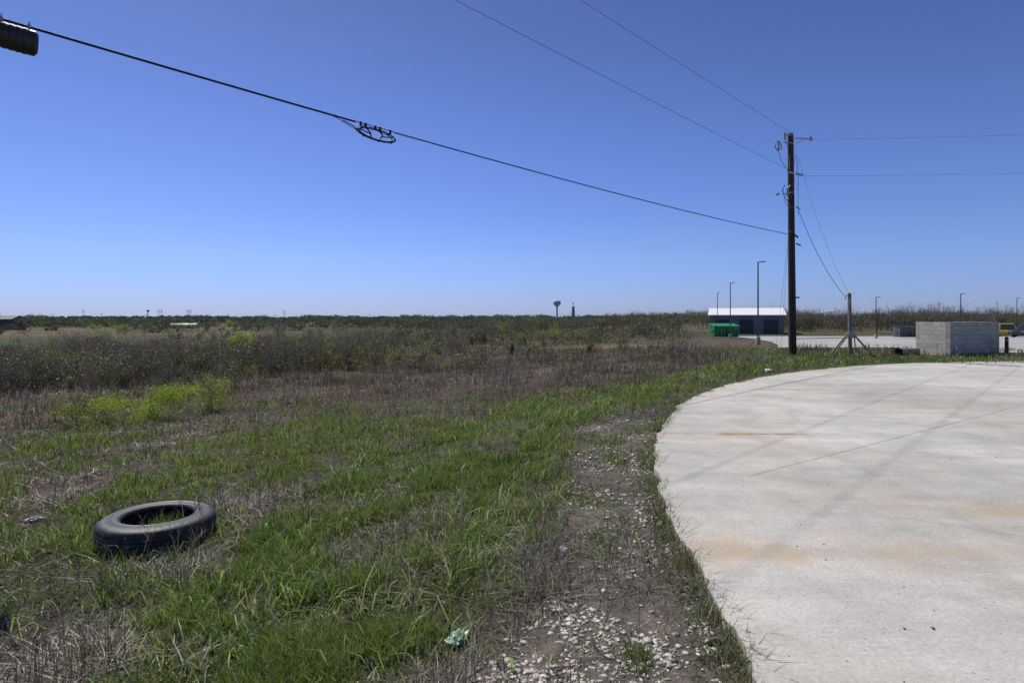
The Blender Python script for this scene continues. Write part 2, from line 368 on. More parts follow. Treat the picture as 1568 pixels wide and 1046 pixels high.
k=3200; x,y=polar(k,2.0,13); sd,gr,g=regions(x,y); kp=(sd>.1)&(fbm(x*.9,y*.9,131)>.43); x,y=x[kp],y[kp]; k=len(x); i=np.repeat(np.arange(k),9); a=rng.uniform(0,6.28,len(i)); l=rng.uniform(.015,.05,len(i))
D=np.stack([np.cos(a)*l,np.sin(a)*l,l*rng.uniform(.2,.8,len(i))],1); B=np.stack([x,y,H(x,y)+.005],1)[i]+rng.normal(0,.02,(len(i),3))*[1,1,.2]
A.strands(B,D,np.stack([a*0,a*0,l*.1],1),l*.45,colvar((.11,.16,.04),k,.35)[i])
A.obj('green_grass',fol)
A=Acc(); x,y=polar(26000,2.2,9,-46,10); sd,gr,g=regions(x,y); kp=(rng.random(len(x))<g*.5)&(fbm(x*.9,y*.9,141)>.5); x,y=x[kp],y[kp]; k=len(x)
A.leaves(np.stack([x,y,H(x,y)+rng.uniform(.03,.12,k)],1),np.full(k,.008)*rng.uniform(.6,1.6,k),colvar((.7,.7,.6),k)); A.obj('pale_specks',fol)  # small pale triangles scattered at blade-top height

# dry weeds
A=Acc(); x,y=polar(700000,1.9,75)
sd,gr,g=regions(x,y); cl=fbm(x*1.6,y*1.6,81); big=fbm(x*.3,y*.3,82)
p=np.where(gr>.5,.20+.6*smooth((cl-.46)/.12),np.where(g>.5,.18,.34+.65*smooth((cl-.4)/.2)))
keep=(rng.random(len(x))<p)&(sd>.02)&~((y>30.3)&(x>12))&~((y>26)&(x>22))
keep&=~((np.hypot(x-TX,y-TY)<.5))
x,y,gr,g,cl,big=x[keep],y[keep],gr[keep],g[keep],cl[keep],big[keep]; n=len(x); z=H(x,y); r=np.hypot(x,y)
hs=np.where(gr>.5,.6,np.where(g>.5,.8,1.0))*(.5+smooth((cl-.35)/.3)*.8)
h=(.025+.19*rng.random(n)**3)*hs*(1+.9*smooth((r-12)/15))
lie=rng.random(n)<.78-.35*smooth((r-10)/15)
lean=np.where(lie,rng.uniform(.8,2.8,n),rng.uniform(0,.6,n)); a=rng.uniform(0,2*math.pi,n)
hh=np.where(lie,h*.3,h)
D=np.stack([np.cos(a)*lean*h,np.sin(a)*lean*h,hh],1); C=np.stack([-D[:,0]*.1,-D[:,1]*.1,hh*.12],1)
pal=np.array([(.265,.23,.17),(.32,.295,.24),(.155,.115,.078),(.42,.395,.34),(.11,.085,.06)])
c=pal[rng.choice(5,n,p=[.3,.25,.22,.1,.13])]*rng.uniform(.7,1.15,(n,1))
red=smooth((big-.42)/.12)*smooth((r-13)/8); c=mix(c,(.165,.108,.07),red*.7)
dk_=smooth((fbm(x*.5,y*.5,84)-.5)/.1)*smooth((r-7)/8); c=c*(1-.4*dk_[:,None])
gm_=smooth((fbm(x*.22,y*.3,83)-.54)/.1)*smooth((r-10)/10)*(rng.random(n)<.4); c=mix(c,(.11,.14,.04),gm_*.7)
tanp=np.exp(-(((x-8.5)/5.5)**2+((y-48)/5)**2)**2); c=mix(c,(.5,.38,.23),tanp*.9)
A.strands(np.stack([x,y,z-.005],1),D,C,(.0026+.0008*r)*rng.uniform(.6,1.4,n),c)
x,y=polar(10500,2.2,70); sd,gr,g=regions(x,y); keep=(sd>.05)&(rng.random(len(x))<np.where(g>.5,.15,np.where(gr>.5,.16,.6)))&~((y>26)&(x>12)); x,y,g=x[keep],y[keep],g[keep]; n=len(x); r=np.hypot(x,y)
h=rng.uniform(.12,.45,n)*np.where(sdist(x,y)<3,.55,1)*(1+.3*smooth((r-10)/15)); B=np.stack([x,y,H(x,y)],1)
D=np.stack([rng.normal(0,.2,n)*h,rng.normal(0,.2,n)*h,h],1)
c=pal[rng.choice(5,n)]*.65; A.strands(B,D,D*0,.0028+.0005*r,c)
k=8; f=rng.uniform(.3,.95,(n*k,1)); B2=np.repeat(B,k,0)+np.repeat(D,k,0)*f; hl=np.repeat(h,k)*rng.uniform(.12,.4,n*k); a=rng.uniform(0,6.28,n*k)
D2=np.stack([np.cos(a)*hl*.6,np.sin(a)*hl*.6,hl*.8],1); A.strands(B2,D2,D2*0,.0018+.0004*np.repeat(r,k),np.repeat(c,k,0)*1.1)
A.obj('dry_weeds',dryf)

# pavement edge weeds
A=Acc(); k=11000; ei=rng.integers(0,len(ep)-1,k); e=np.array(ep)[ei]; off=np.abs(rng.normal(0,.12,k)); x=e[:,0]-off*.9+.03; y=e[:,1]+off*.3
keep=(fbm(x*2,y*2,91)>.43)&(y>1.5)&(x<19.); x,y=x[keep],y[keep]; k=len(x)
h=rng.uniform(.05,.15,k); D=np.stack([rng.normal(0,.7,k)*h,rng.normal(0,.7,k)*h,h],1); r=np.hypot(x,y)
c=np.where((rng.random(k)<.5)[:,None],colvar((.13,.19,.04),k),colvar((.24,.20,.13),k))
A.strands(np.stack([x,y,np.full(k,-.07)],1),D,D*0,(.004+.0009*r),c); A.obj('edge_weeds',fol)

# ------------------------------------------------------------ gravel
ph=(1+5**.5)/2; ic=np.array([(-1,ph,0),(1,ph,0),(-1,-ph,0),(1,-ph,0),(0,-1,ph),(0,1,ph),(0,-1,-ph),(0,1,-ph),(ph,0,-1),(ph,0,1),(-ph,0,-1),(-ph,0,1)])/1.9
icf=np.array([(0,11,5),(0,5,1),(0,1,7),(0,7,10),(0,10,11),(1,5,9),(5,11,4),(11,10,2),(10,7,6),(7,1,8),(3,9,4),(3,4,2),(3,2,6),(3,6,8),(3,8,9),(4,9,5),(2,4,11),(6,2,10),(8,6,7),(9,8,1)])
def rocks(x,y,z,s,col):
    n=len(x); V=ic[None]*rng.uniform(.5,1.4,(n,12,1))*np.stack([rng.uniform(.7,1.5,n),rng.uniform(.6,1.1,n),rng.uniform(.25,.6,n)],1)[:,None]*s[:,None,None]
    a=rng.uniform(0,6.28,n); ca,sa=np.cos(a)[:,None],np.sin(a)[:,None]
    V=np.stack([V[...,0]*ca-V[...,1]*sa,V[...,0]*sa+V[...,1]*ca,V[...,2]],2)+np.stack([x,y,z],1)[:,None]
    return V.reshape(-1,3),(icf[None]+np.arange(n)[:,None,None]*12).reshape(-1,3),np.repeat(col,12,0)
x,y=polar(130000,1.9,14,-20,30); sd,gr,g=regions(x,y); keep=(gr>.2)&(sd>.06)&(rng.random(len(x))<smooth((fbm(x*2.3,y*2.3,55)-.42)/.16)*.55+.03)
x,y=x[keep],y[keep]; n=len(x); s=.002+.017*rng.random(n)**5; s=s*(1+.07*np.hypot(x,y))
rc=colvar((.46,.42,.36),n,.4,.04)
c_,t_,k_=rocks(x,y,H(x,y)+s*.05,s,rc)
gmx=foliage('limestone',0.0); tri_mesh('gravel',c_,t_,k_,gmx)
n=420; x=rng.uniform(1.3,9,n); y=rng.uniform(2.5,12,n); keep=sdist(x,y)<-.1; x,y=x[keep],y[keep]; n=len(x); s=.002+.006*rng.random(n)**3
x=np.append(x,[2.02,2.17]);y=np.append(y,[2.93,2.93]); s=np.append(s,[.007,.011]); n+=2
c_,t_,k_=rocks(x,y,s*.3,s,colvar((.09,.07,.055),n)); tri_mesh('pebbles',c_,t_,k_,gmx)

# ------------------------------------------------------------ shrubs and trees
shf=foliage('shrub_leaves',.4)
def bare(A,x,y,h,spread,ns,nb,wf,col):
    n=len(x); B=np.stack([x,y,H(x,y)],1); i=np.repeat(np.arange(n),ns); m=len(i)
    a=rng.uniform(0,6.28,m); l=h[i]*rng.uniform(.5,1.05,m); e=np.abs(rng.normal(0,.5,m))*spread
    D=np.stack([np.cos(a)*e*l,np.sin(a)*e*l,l],1)
    Bb=B[i]+np.stack([rng.normal(0,.08,m)*h[i],rng.normal(0,.08,m)*h[i],np.zeros(m)],1); Cc=np.stack([-D[:,0]*.15,-D[:,1]*.15,l*.03],1)
    c=col[i]*rng.uniform(.7,1.3,(m,1)); A.strands(Bb,D,Cc,wf[i]*1.6,c)
    j=np.repeat(np.arange(m),nb); k=len(j); f=rng.uniform(.25,1,k)[:,None]; P=Bb[j]+D[j]*f+Cc[j]*4*f*(1-f)
    a=rng.uniform(0,6.28,k); l2=l[j]*rng.uniform(.12,.38,k); D2=np.stack([np.cos(a)*l2*.7,np.sin(a)*l2*.7,l2*rng.uniform(.2,1,k)],1)
    A.strands(P,D2,D2*0,wf[i][j]*.8,c[j]*1.1); return P+D2
def crowned(A,x,y,h,wf,col,nc=7,nt_=26):
    n=len(x); B=np.stack([x,y,H(x,y)],1)
    A.strands(B,np.stack([rng.normal(0,.03,n)*h,rng.normal(0,.03,n)*h,h*.8],1),np.zeros((n,3)),wf*5,col)
    i=np.repeat(np.arange(n),nc); m=len(i); a=rng.uniform(0,6.28,m); rad=rng.uniform(.05,.42,m); zc=rng.uniform(.35,.92,m)
    S=B[i]+np.stack([0*a,0*a,h[i]*rng.uniform(.1,.4,m)],1); T=B[i]+np.stack([np.cos(a)*rad*h[i],np.sin(a)*rad*h[i],zc*h[i]*(1-.25*rad)],1)
    A.strands(S,T-S,np.stack([np.cos(a)*.04*h[i],np.sin(a)*.04*h[i],0*a],1),wf[i]*2.4,col[i])
    j=np.repeat(np.arange(m),nt_); k=len(j); hj=h[i][j]; f=rng.uniform(.35,1,(k,1)); P=S[j]+(T-S)[j]*f; u=rng.normal(size=(k,3)); u[:,2]=np.abs(u[:,2])*.8+.15; u/=np.linalg.norm(u,axis=1)[:,None]
    l=hj*rng.uniform(.05,.17,k); D=u*l[:,None]; A.strands(P,D,rng.normal(size=(k,3))*l[:,None]*.08,wf[i][j]*rng.uniform(.6,1.1,k),col[i][j]*rng.uniform(.75,1.3,(k,1)))
    P2=P+D*.6; u2=rng.normal(size=(k,3)); u2[:,2]=np.abs(u2[:,2])*.6; D2=u2*l[:,None]*.35; A.strands(P2,D2,D2*0,wf[i][j]*.6,col[i][j]*1.1)
    return P+D
def leafy(A,x,y,h,wd,nl,sz,col,zoff=.1,nc=9):
    n=len(x); B=np.stack([x,y,H(x,y)],1); cc=rng.normal(0,.42,(n,nc,3)); cc[...,2]=rng.uniform(zoff,.85,(n,nc))
    i=np.repeat(np.arange(n),nl); k=len(i); ci=rng.integers(0,nc,k); loc=cc[i,ci]+rng.normal(0,.13,(k,3))*np.array([1,1,.8])
    tint=rng.uniform(.55,1.4,(n,nc))[i,ci]
    P=B[i]+np.stack([loc[:,0]*wd[i],loc[:,1]*wd[i],np.clip(loc[:,2],.02,1.1)*h[i]],1)
    A.leaves(P,sz[i]*rng.uniform(.6,1.4,k),col[i]*tint[:,None]*rng.uniform(.75,1.25,(k,1)))
A=Acc()
sx=[];sy=[];sh=[]
for cx,cy,k,hh in((-19,24,13,1.8),(-16,23,10,1.8),(-13.5,22,5,1.4),(-21,30,11,2.1),(-17,31,12,2.1),(-14,31,13,2.1),(-12,33,12,2.1),(-10,31,9,1.9),(-20,38,9,2.3),(-28,42,12,2.6),(-26,33,10,2.4),(-12,45,10,2.3),(-6,46,5,1.7),(-22,52,12,2.5),(-33,60,12,2.7),(-42,56,12,2.8),(-16,60,10,2.4),(-9,38,6,1.8),(-24,26,7,1.9),(-3,60,6,2.0),(-30,75,10,2.8),(-55,75,12,2.8)):
    for _ in range(k): sx.append(cx+rng.normal(0,1.5));sy.append(cy+rng.normal(0,1.3));sh.append(hh*rng.uniform(.5,1.1))
sx,sy,sh=map(np.array,(sx,sy,sh)); n=len(sx)
tips=bare(A,sx,sy,sh,.9,24,10,np.full(n,.010)*(np.hypot(sx,sy)/25),colvar((.115,.098,.08),n,.25))
sel=tips[rng.random(len(tips))<.3]; sel=sel[vn(sel[:,0]*.4,sel[:,1]*.4,5)>.5]
A.leaves(sel,np.full(len(sel),.075),colvar((.22,.26,.045),len(sel)))
A.obj('thicket',shf)
def bush(name,cx,cy,h,wd,nl,sz,col,twigs=12):
    A=Acc(); one=np.array
    bare(A,one([cx]),one([cy]),one([h*.95]),1.1,twigs,7,one([.010]),one([[.15,.12,.08]]))
    leafy(A,one([cx]),one([cy]),one([h]),one([wd]),nl,one([sz]),one([col]),nc=18); return A.obj(name,shf)
bush('budding_shrub',-9.0,14.2,.85,1.2,8500,.030,(.30,.38,.03),30)
bush('budding_shrub',-8.2,15.4,1.05,.8,2600,.030,(.29,.36,.03),26)
bush('budding_shrub',-10.4,13.6,.5,.8,1800,.03,(.25,.31,.03))
bush('budding_shrub',-11.8,15.6,.5,.8,900,.03,(.22,.27,.04))
bush('budding_tree',-16.8,35.5,2.2,1.25,8000,.07,(.38,.45,.03),24)
bush('budding_tree',-28.5,36,1.7,1.8,3400,.08,(.25,.30,.05),20)
bush('budding_tree',-24.5,33,1.5,1.6,2600,.07,(.26,.31,.05),20)
bush('cedar_sapling',0.0,38,.85,.28,1300,.05,(.06,.08,.035))
bush('cedar_sapling',4.9,36,.6,.3,900,.05,(.06,.08,.035))
bush('cedar_sapling',1.1,52,1.1,.35,900,.06,(.06,.08,.035))
# field shrubs
A=Acc(); x,y=polar(4800,28,420,-48,38); q=np.interp(y,XBy,XBx)-x; keep=(q>2)&(rng.random(len(x))<.10+.95*smooth((fbm(x*.035,y*.035,101)-.44)/.12))
clear=np.exp(-(((x-3)/17)**2+((y-46)/17)**2)**2)>.3; keep&=~(clear&(rng.random(len(x))<.93)); x,y=x[keep],y[keep]; n=len(x); r=np.hypot(x,y)
h=rng.uniform(.5,2.0,n)*(1+smooth((r-60)/120)*1.1); kind=rng.random(n)
yg=smooth((fbm(x*.05,y*.05,103)-.45)/.1)
col=np.where((kind<.42)[:,None],colvar((.065,.078,.034),n),np.where((kind<.42+.38*yg)[:,None],colvar((.25,.30,.05),n),colvar((.10,.083,.062),n)))
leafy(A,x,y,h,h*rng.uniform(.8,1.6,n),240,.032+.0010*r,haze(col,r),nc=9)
b_=rng.random(n)<.6; bare(A,x[b_],y[b_],h[b_]*1.2,.8,11,6,.006+.0002*r[b_],colvar((.12,.10,.085),b_.sum()))
A.obj('field_shrubs',shf)
# far tree masses
A=Acc(); r=np.exp(rng.uniform(math.log(330),math.log(1500),5600)); a=np.radians(rng.uniform(-50,28,5600)); x,y=r*np.sin(a),r*np.cos(a)
keep=rng.random(len(x))<.12+smooth((fbm(x*.006,y*.011,111)-.43)/.12); x,y,r=x[keep],y[keep],r[keep]; n=len(x); azd=np.degrees(np.arctan2(x,y))
h=rng.uniform(2.4,5.4,n)*(1+.45*smooth((r-700)/500))*(.65+.8*vn(azd*1.3,azd*0,7)); h=np.where((azd<-20)&(r>900),h*.6,h)
col=np.where((rng.random(n)<.3)[:,None],colvar((.12,.15,.055),n),colvar((.055,.068,.040),n,.25))
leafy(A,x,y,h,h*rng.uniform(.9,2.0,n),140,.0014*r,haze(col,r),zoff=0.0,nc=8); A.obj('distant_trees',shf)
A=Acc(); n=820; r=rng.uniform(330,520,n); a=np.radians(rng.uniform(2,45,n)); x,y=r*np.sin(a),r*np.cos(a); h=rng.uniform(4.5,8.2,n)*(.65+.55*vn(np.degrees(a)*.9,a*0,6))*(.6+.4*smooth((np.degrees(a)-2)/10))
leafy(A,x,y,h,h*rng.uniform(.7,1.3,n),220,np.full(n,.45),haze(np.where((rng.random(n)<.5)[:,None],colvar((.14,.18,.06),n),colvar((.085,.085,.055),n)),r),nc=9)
A.obj('tree_belt',shf)
A=Acc(); n=270; x=rng.uniform(48,150,n); y=rng.uniform(112,150,n)+x*.05; h=rng.uniform(3.8,6.4,n)*(.78+.45*vn(x*.08,y*0,4))
tp=crowned(A,x,y,h,np.full(n,.038),colvar((.12,.105,.09),n,.25))
leafy(A,x,y,h*.6,h*.8,420,np.full(n,.17),np.where((rng.random(n)<.45)[:,None],colvar((.12,.15,.05),n),colvar((.10,.085,.065),n)),nc=10)
sel=tp[vn(tp[:,0]*.12,tp[:,1]*.05,8)>.6]; A.leaves(sel,np.full(len(sel),.12),colvar((.16,.19,.07),len(sel))); A.obj('bare_woodland',shf)
def tree(name,cx,cy,h,nc=14,lf=0):
    A=Acc(); one=np.array
    tp=crowned(A,one([cx]),one([cy]),one([h]),one([.04]),one([[.13,.115,.10]]),nc,40)
    if lf: A.leaves(tp,np.full(len(tp),.2),colvar((.13,.15,.08),len(tp)))
    return A.obj(name,shf)
tree('bare_tree',92,108,6.4); tree('bare_tree',68,106,5.6); tree('bare_tree',76,112,5.8); tree('bare_tree',82,112,5.2); tree('bare_tree',-182,215,6.8,18,1); tree('bare_tree',-192,222,5.8,18,1)
tree('bare_tree',36,122,4.2,10)

# ------------------------------------------------------------ truck tyre
rub=simple('weathered_rubber',(.030,.030,.031),.55,0,.45,14,.25,.4)
m=MB()
prof=[(.295,.045),(.315,.022),(.34,.018),(.35,.010),(.38,.004),(.42,.006),(.45,.018),(.478,.034),(.494,.05),(.499,.075),(.494,.078),(.494,.086),(.499,.089),(.5,.118),(.495,.121),(.495,.129),(.5,.132),
 (.5,.158),(.495,.161),(.495,.169),(.499,.172),(.494,.20),(.480,.222),(.474,.226),(.455,.240),(.448,.240),(.42,.256),(.416,.2535),(.385,.260),(.381,.2575),(.35,.252),(.346,.2565),(.325,.250),(.31,.24),(.297,.218),
 (.305,.205),(.35,.228),(.41,.23),(.46,.205),(.47,.13),(.46,.055),(.41,.03),(.35,.03),(.305,.055)]
def rm(j,k): return -.004 if (j in (8,9,20,21) and k%6==0) else 0
m.lathe(prof,(0,0,0),192,0,True,True,rm)
t=m.obj('truck_tire',[rub]); t.location=(TX,TY,float(H(np.array([TX]),np.array([TY]))[0])+.01); t.rotation_euler=(math.radians(-1.0),math.radians(1.5),.4); t.scale=(.95,.95,.88)

# ------------------------------------------------------------ cables
blk=simple('black_jacket',(.02,.02,.022),.5,0,.2); alu=simple('galvanised_steel',(.30,.31,.32),.5,.4,.2); wire_m=simple('weathered_conductor',(.09,.09,.095),.55,.3,.1)
P0=np.array([-6.15,6.83]);P1=np.array([12.25,24.75])
def cp(t,z0,z1,s,off=0.0):
    p=P0+(P1-P0)*t; return (p[0],p[1],z0+(z1-z0)*t-4*s*t*(1-t)*(1 if t>0 else .5)+off)
m=MB(); ts=np.linspace(-1.3,1,90)
m.tube([cp(t,5.2,5.2,.18) for t in ts],.008,0,8)
ts=np.linspace(-1.3,.183,60); m.tube([cp(t,5.2,5.2,.18,-.017) for t in ts],.010,0,8)
m.tube([cp(t,5.2,5.2,.18,-.012-.006*math.sin(t*90)**2) for t in np.linspace(.214,1,80)],.0055,0,6)
m.tube([cp(t,5.2,5.2,.18,-.02-.12*smooth((t-.165)/.02)) for t in np.linspace(.165,.187,12)],.006,0,6)
m.obj('overhead_cable',[blk])
m=MB(); m.tube([cp(t,9.9,9.58,.06) for t in np.linspace(-1.3,1,60)],.0055,0,6); m.tube([cp(t,8.25,7.95,.06) for t in np.linspace(-1.3,1,60)],.0055,0,6); m.obj('power_line',[wire_m])
m=MB()
for za,zb in((9.38,9.9),(7.8,8.05)): m.tube([(12.4+35*t,24.9-2.2*t,za+(zb-za)*t-.6*t*(1-t)) for t in np.linspace(0,1,30)],.0040,0,6)
m.obj('power_line',[wire_m])
e=empty('splice_closure'); m=MB(); pts=[];rad=[]
L0=np.linspace(-.034,.0137,40)
for i,t in enumerate(L0):
    pts.append(cp(t,5.2,5.2,.18,-.195)); rad.append((.130+.022*(i/39)) if i<39 else .115)
for i in range(4,36,1): rad[i]+= .008 if i%2 else 0
m.tube(pts,rad,0,24,True,False)
m.obj('case',[blk],e); m=MB()
for t in(-.03,.0005,.0105):
    a=cp(t,5.2,5.2,.18); m.box((a[0],a[1],a[2]-.03),(.03,.03,.10),0,.78)
    for dx in(-.02,.02): m.tube([(a[0]+dx,a[1]-dx,a[2]+.05),(a[0]+dx,a[1]-dx,a[2]-.1)],.006,0,6)
    m.tube([(a[0]+.1*math.cos(k)*.72,a[1]-.1*math.cos(k)*.72,a[2]-.185+.14*math.sin(k)) for k in np.linspace(0,6.28,25)],.006,0,6)
m.obj('hanger_straps',[alu],e)
e=empty('cable_slack_loop'); m=MB()
def sl_(u,v,o=0):
    a=cp(.1995+u*.0155,5.2,5.2,.18); nrm=Vector((.7,-.71,0)); return Vector((a[0],a[1],a[2]-.14+v*.125))+nrm*(o+v*-.06)
for o,s_ in((0,1),(.03,.93),(-.02,.86)):
    m.tube([sl_(math.cos(k)*s_,math.sin(k)*s_,o) for k in np.linspace(0,2*math.pi,49)],.010,0,8,False)
m.tube([sl_(-1.6,.95),sl_(-1.1,.4),sl_(-.7,-.5),sl_(-.2,-.95)],.010,0,8)
m.obj('cable_loop',[blk],e); m=MB()
m.tube([sl_(-.55,1.1),sl_(-.3,.1),sl_(-.35,-.85)],.014,0,6); m.tube([sl_(.15,1.05),sl_(.35,.2),sl_(.05,-.9)],.014,0,6); m.tube([sl_(-.9,.3),sl_(-.35,-.1)],.011,0,6); m.tube([sl_(.9,.3),sl_(.3,-.1)],.011,0,6)
for u in(-.7,-.45,.05,.3,.85): m.box(sl_(u,1.2),(.04,.04,.07),0,.7,.01)
for k in np.linspace(0,6.28,9)[:-1]: m.box(sl_(math.cos(k),math.sin(k)),(.03,.03,.035),0,k)
m.obj('brackets',[blk],e)

# ------------------------------------------------------------ utility pole
wood=simple('creosote_wood',(.045,.034,.026),.85,0,.4,9,.5); ins=simple('insulator',(.28,.27,.26),.35,0,.1); lw=simple('raw_lumber',(.40,.30,.18),.8,0,.2)
px,py=12.28,24.9; z0=-.1
U=empty('utility_pole'); m=MB()
m.tube([(px-.09*k/12,py,z0+9.75*k/12) for k in range(13)],[.165-.045*k/12 for k in range(13)],0,20); m.obj('shaft',[wood],U)
m=MB()
def hw(u,v): return (u-1213.5)*.0286+px, 1.6+(487-v)*.0286   # local hardware layout, metres
def seg(pts,r,mi=0,yo=-.17): m.tube([(hw(a,b)[0],py+yo,hw(a,b)[1]) for a,b in pts],r,mi,8)
seg([(1212,209),(1199,209)],.03); seg([(1199,206),(1199,216)],.05,1); seg([(1214,214),(1242,215)],.025); seg([(1238,211),(1238,219)],.045,1); seg([(1216,222),(1230,216)],.015)
seg([(1212,222),(1196,220)],.025); seg([(1190,219),(1189,231)],.05,1); seg([(1186,219),(1192,219)],.03); seg([(1196,213),(1190,219)],.01)
seg([(1188,231),(1194,250),(1203,262),(1211,266)],.010,2); seg([(1199,215),(1205,232),(1212,250)],.010,2)
seg([(1186,222),(1184,228),(1188,233),(1194,230),(1193,222)],.018,2); seg([(1199,285),(1195,293),(1199,305),(1206,312)],.018,2)
seg([(1212,267),(1207,266)],.05,1); seg([(1216,268),(1226,270)],.045,1); seg([(1206,240),(1206,262)],.012)
seg([(1212,296),(1196,299)],.022); seg([(1203,290),(1203,303)],.05,1); seg([(1190,298),(1186,300)],.05,1); seg([(1197,306),(1203,318),(1211,319)],.012); seg([(1207,286),(1203,290)],.03)
seg([(1216,240),(1219,268),(1219,330)],.012); seg([(1216,318),(1222,322)],.03,1); seg([(1207,355),(1219,365)],.04,2); seg([(1216,374),(1223,377)],.03,2); seg([(1212,300),(1212,540)],.018,2,-.165)
seg([(1209,361),(1206,361)],.04,2); seg([(1212,456),(1221,456)],.03,2)
m.obj('hardware',[alu,ins,blk],U); m=MB()
def sag(a,b,s,r,n=20,mi=0):
    a=Vector(a);b=Vector(b); m.tube([a.lerp(b,t)-Vector((0,0,4*s*t*(1-t))) for t in np.linspace(0,1,n)],r,mi,6)
sag((px+.12,py,8.0),(px+.75,py+3.2,-.05),0,.005); sag((px+.12,py,9.1),(px+1.6,py+4.5,-.05),.0,.005)
m.obj('guy_wires',[wire_m],U)
m=MB(); sag((px+.2,py-.1,6.3),(14.62,24.85,2.45),.38,.010); sag((px+.2,py-.1,8.6),(14.75,24.85,2.6),.5,.004); m.obj('service_drop',[blk])
B_=empty('braced_wooden_post'); m=MB(); bx,by=14.8,24.9
m.tube([(bx,by,-.1),(bx-.03,by,2.68)],[.085,.07],0,14); m.obj('post',[simple('grey_post_wood',(.22,.16,.10),.85,0,.35,9,.4)],B_)
m=MB()
for ex,ey in((-.85,-.15),(.72,-.5),(-.35,.9),(.5,.8)):
    m.tube([(bx+ex,by+ey,-.05),(bx+.03*np.sign(ex),by+.05*np.sign(ey),.98)],.038,0,4,True,False)
m.obj('braces',[lw],B_); m=MB()
m.box((bx-.12,by-.12,2.3),(.10,.10,.3),0,0,.02); m.tube([(bx-.1,by-.1,2.5),(bx-.25,by-.1,2.62),(bx-.3,by-.1,2.4)],.02,0,8); m.tube([(bx-.1,by-.09,2.2),(bx-.1,by-.09,0)],.02,0,8); m.box((bx,by-.1,.9),(.22,.1,.3),0,0,.02)
m.obj('fittings',[alu],B_)
m=MB(); 
for sx_ in(13.45,16.3): m.tube([(sx_,27,-.1),(sx_-.05,27,.75)],.03,0,8)
m.tube([(13.45,27,.62),(16.3,27,.66)],.02,0,8); m.obj('survey_barrier',[lw])

# ------------------------------------------------------------ block enclosure
def cmu():
    m,nt,out=newmat('concrete_block'); N=nt.nodes.new; L=nt.links.new
    tc=N('ShaderNodeTexCoord'); br=N('ShaderNodeTexBrick'); br.offset=.5
    L(tc.outputs['UV'],br.inputs['Vector']); br.inputs['Scale'].default_value=1; br.inputs['Brick Width'].default_value=.4; br.inputs['Row Height'].default_value=.2; br.inputs['Mortar Size'].default_value=.008
    br.inputs['Color1'].default_value=(.56,.51,.43,1); br.inputs['Color2'].default_value=(.42,.38,.32,1); br.inputs['Mortar'].default_value=(.27,.25,.22,1)
    n=N('ShaderNodeTexNoise'); n.inputs['Scale'].default_value=25; n.inputs['Detail'].default_value=6; L(tc.outputs['Object'],n.inputs['Vector'])
    mr=N('ShaderNodeMapRange'); mr.inputs[1].default_value=.3; mr.inputs[2].default_value=.7; mr.inputs[3].default_value=.7; mr.inputs[4].default_value=1.15; L(n.outputs['Fac'],mr.inputs[0])
    vm=N('ShaderNodeVectorMath'); vm.operation='SCALE'; L(br.outputs['Color'],vm.inputs[0]); L(mr.outputs[0],vm.inputs['Scale'])
    b=N('ShaderNodeBsdfPrincipled'); b.inputs['Roughness'].default_value=.9; L(vm.outputs[0],b.inputs['Base Color']); bp=N('ShaderNodeBump'); bp.inputs['Strength'].default_value=.5; bp.inputs['Distance'].default_value=.01; L(br.outputs['Fac'],bp.inputs['Height']); bp.invert=True; L(bp.outputs[0],b.inputs['Normal'])
    L(b.outputs[0],out.inputs[0]); return m
def wallseg(m,a,b,h,th,uvs):
    a=Vector((*a,0));b=Vector((*b,0)); d=(b-a); l=d.length; d.normalize(); n=Vector((-d.y,d.x,0))*th
    V=[a-Vector((0,0,.15)),b-Vector((0,0,.15)),b+Vector((0,0,h)),a+Vector((0,0,h))]; V+= [v+n for v in V]
    m.add(V,[(0,1,2,3),(5,4,7,6),(3,2,6,7),(4,0,3,7),(1,5,6,2)])
    uvs+= [(0,0),(l,0),(l,h+.15),(0,h+.15),(0,0),(l,0),(l,h+.15),(0,h+.15),(0,0),(l,0),(l,th),(0,th),(0,0),(th,0),(th,h),(0,h),(0,0),(th,0),(th,h),(0,h)]
m=MB(); uvs=[]
c1=(18.8,24.4); wallseg(m,c1,(22.1,25.8),1.42,.2,uvs); 
wallseg(m,(18.42,25.95),(18.798,24.42),1.424,.2,uvs); wallseg(m,(22.1,25.81),(21.4,27.6),1.42,.2,uvs)
o=m.obj('block_wall_enclosure',[cmu()]); uv=o.data.uv_layers.new(name='UVMap')
for i,l in enumerate(uv.data): l.uv=uvs[i]
m=MB(); a=Vector((16.9,24.9,.1)); b_=Vector((18.2,25.6,.12))
prof=[a.lerp(b_,t) for t in(0,.12,.14,1)]
m.tube(prof,[.2,.2,.16,.16],0,20,False); m.tube(prof,[.13,.13,.12,.12],1,20,False); m.obj('culvert_pipe',[simple('pipe_concrete',(.36,.34,.3),.85),simple('pipe_inside',(.1,.1,.09),.9)])
m=MB(); m.tube([(22.0,25.3,-.1),(22.0,25.3,.72),(22,25.3,.76)],[.07,.07,.04],0,14); m.tube([(22.0,25.3,.58),(22.0,25.3,.66)],[.073,.073],1,14); m.obj('bollard',[blk,alu])

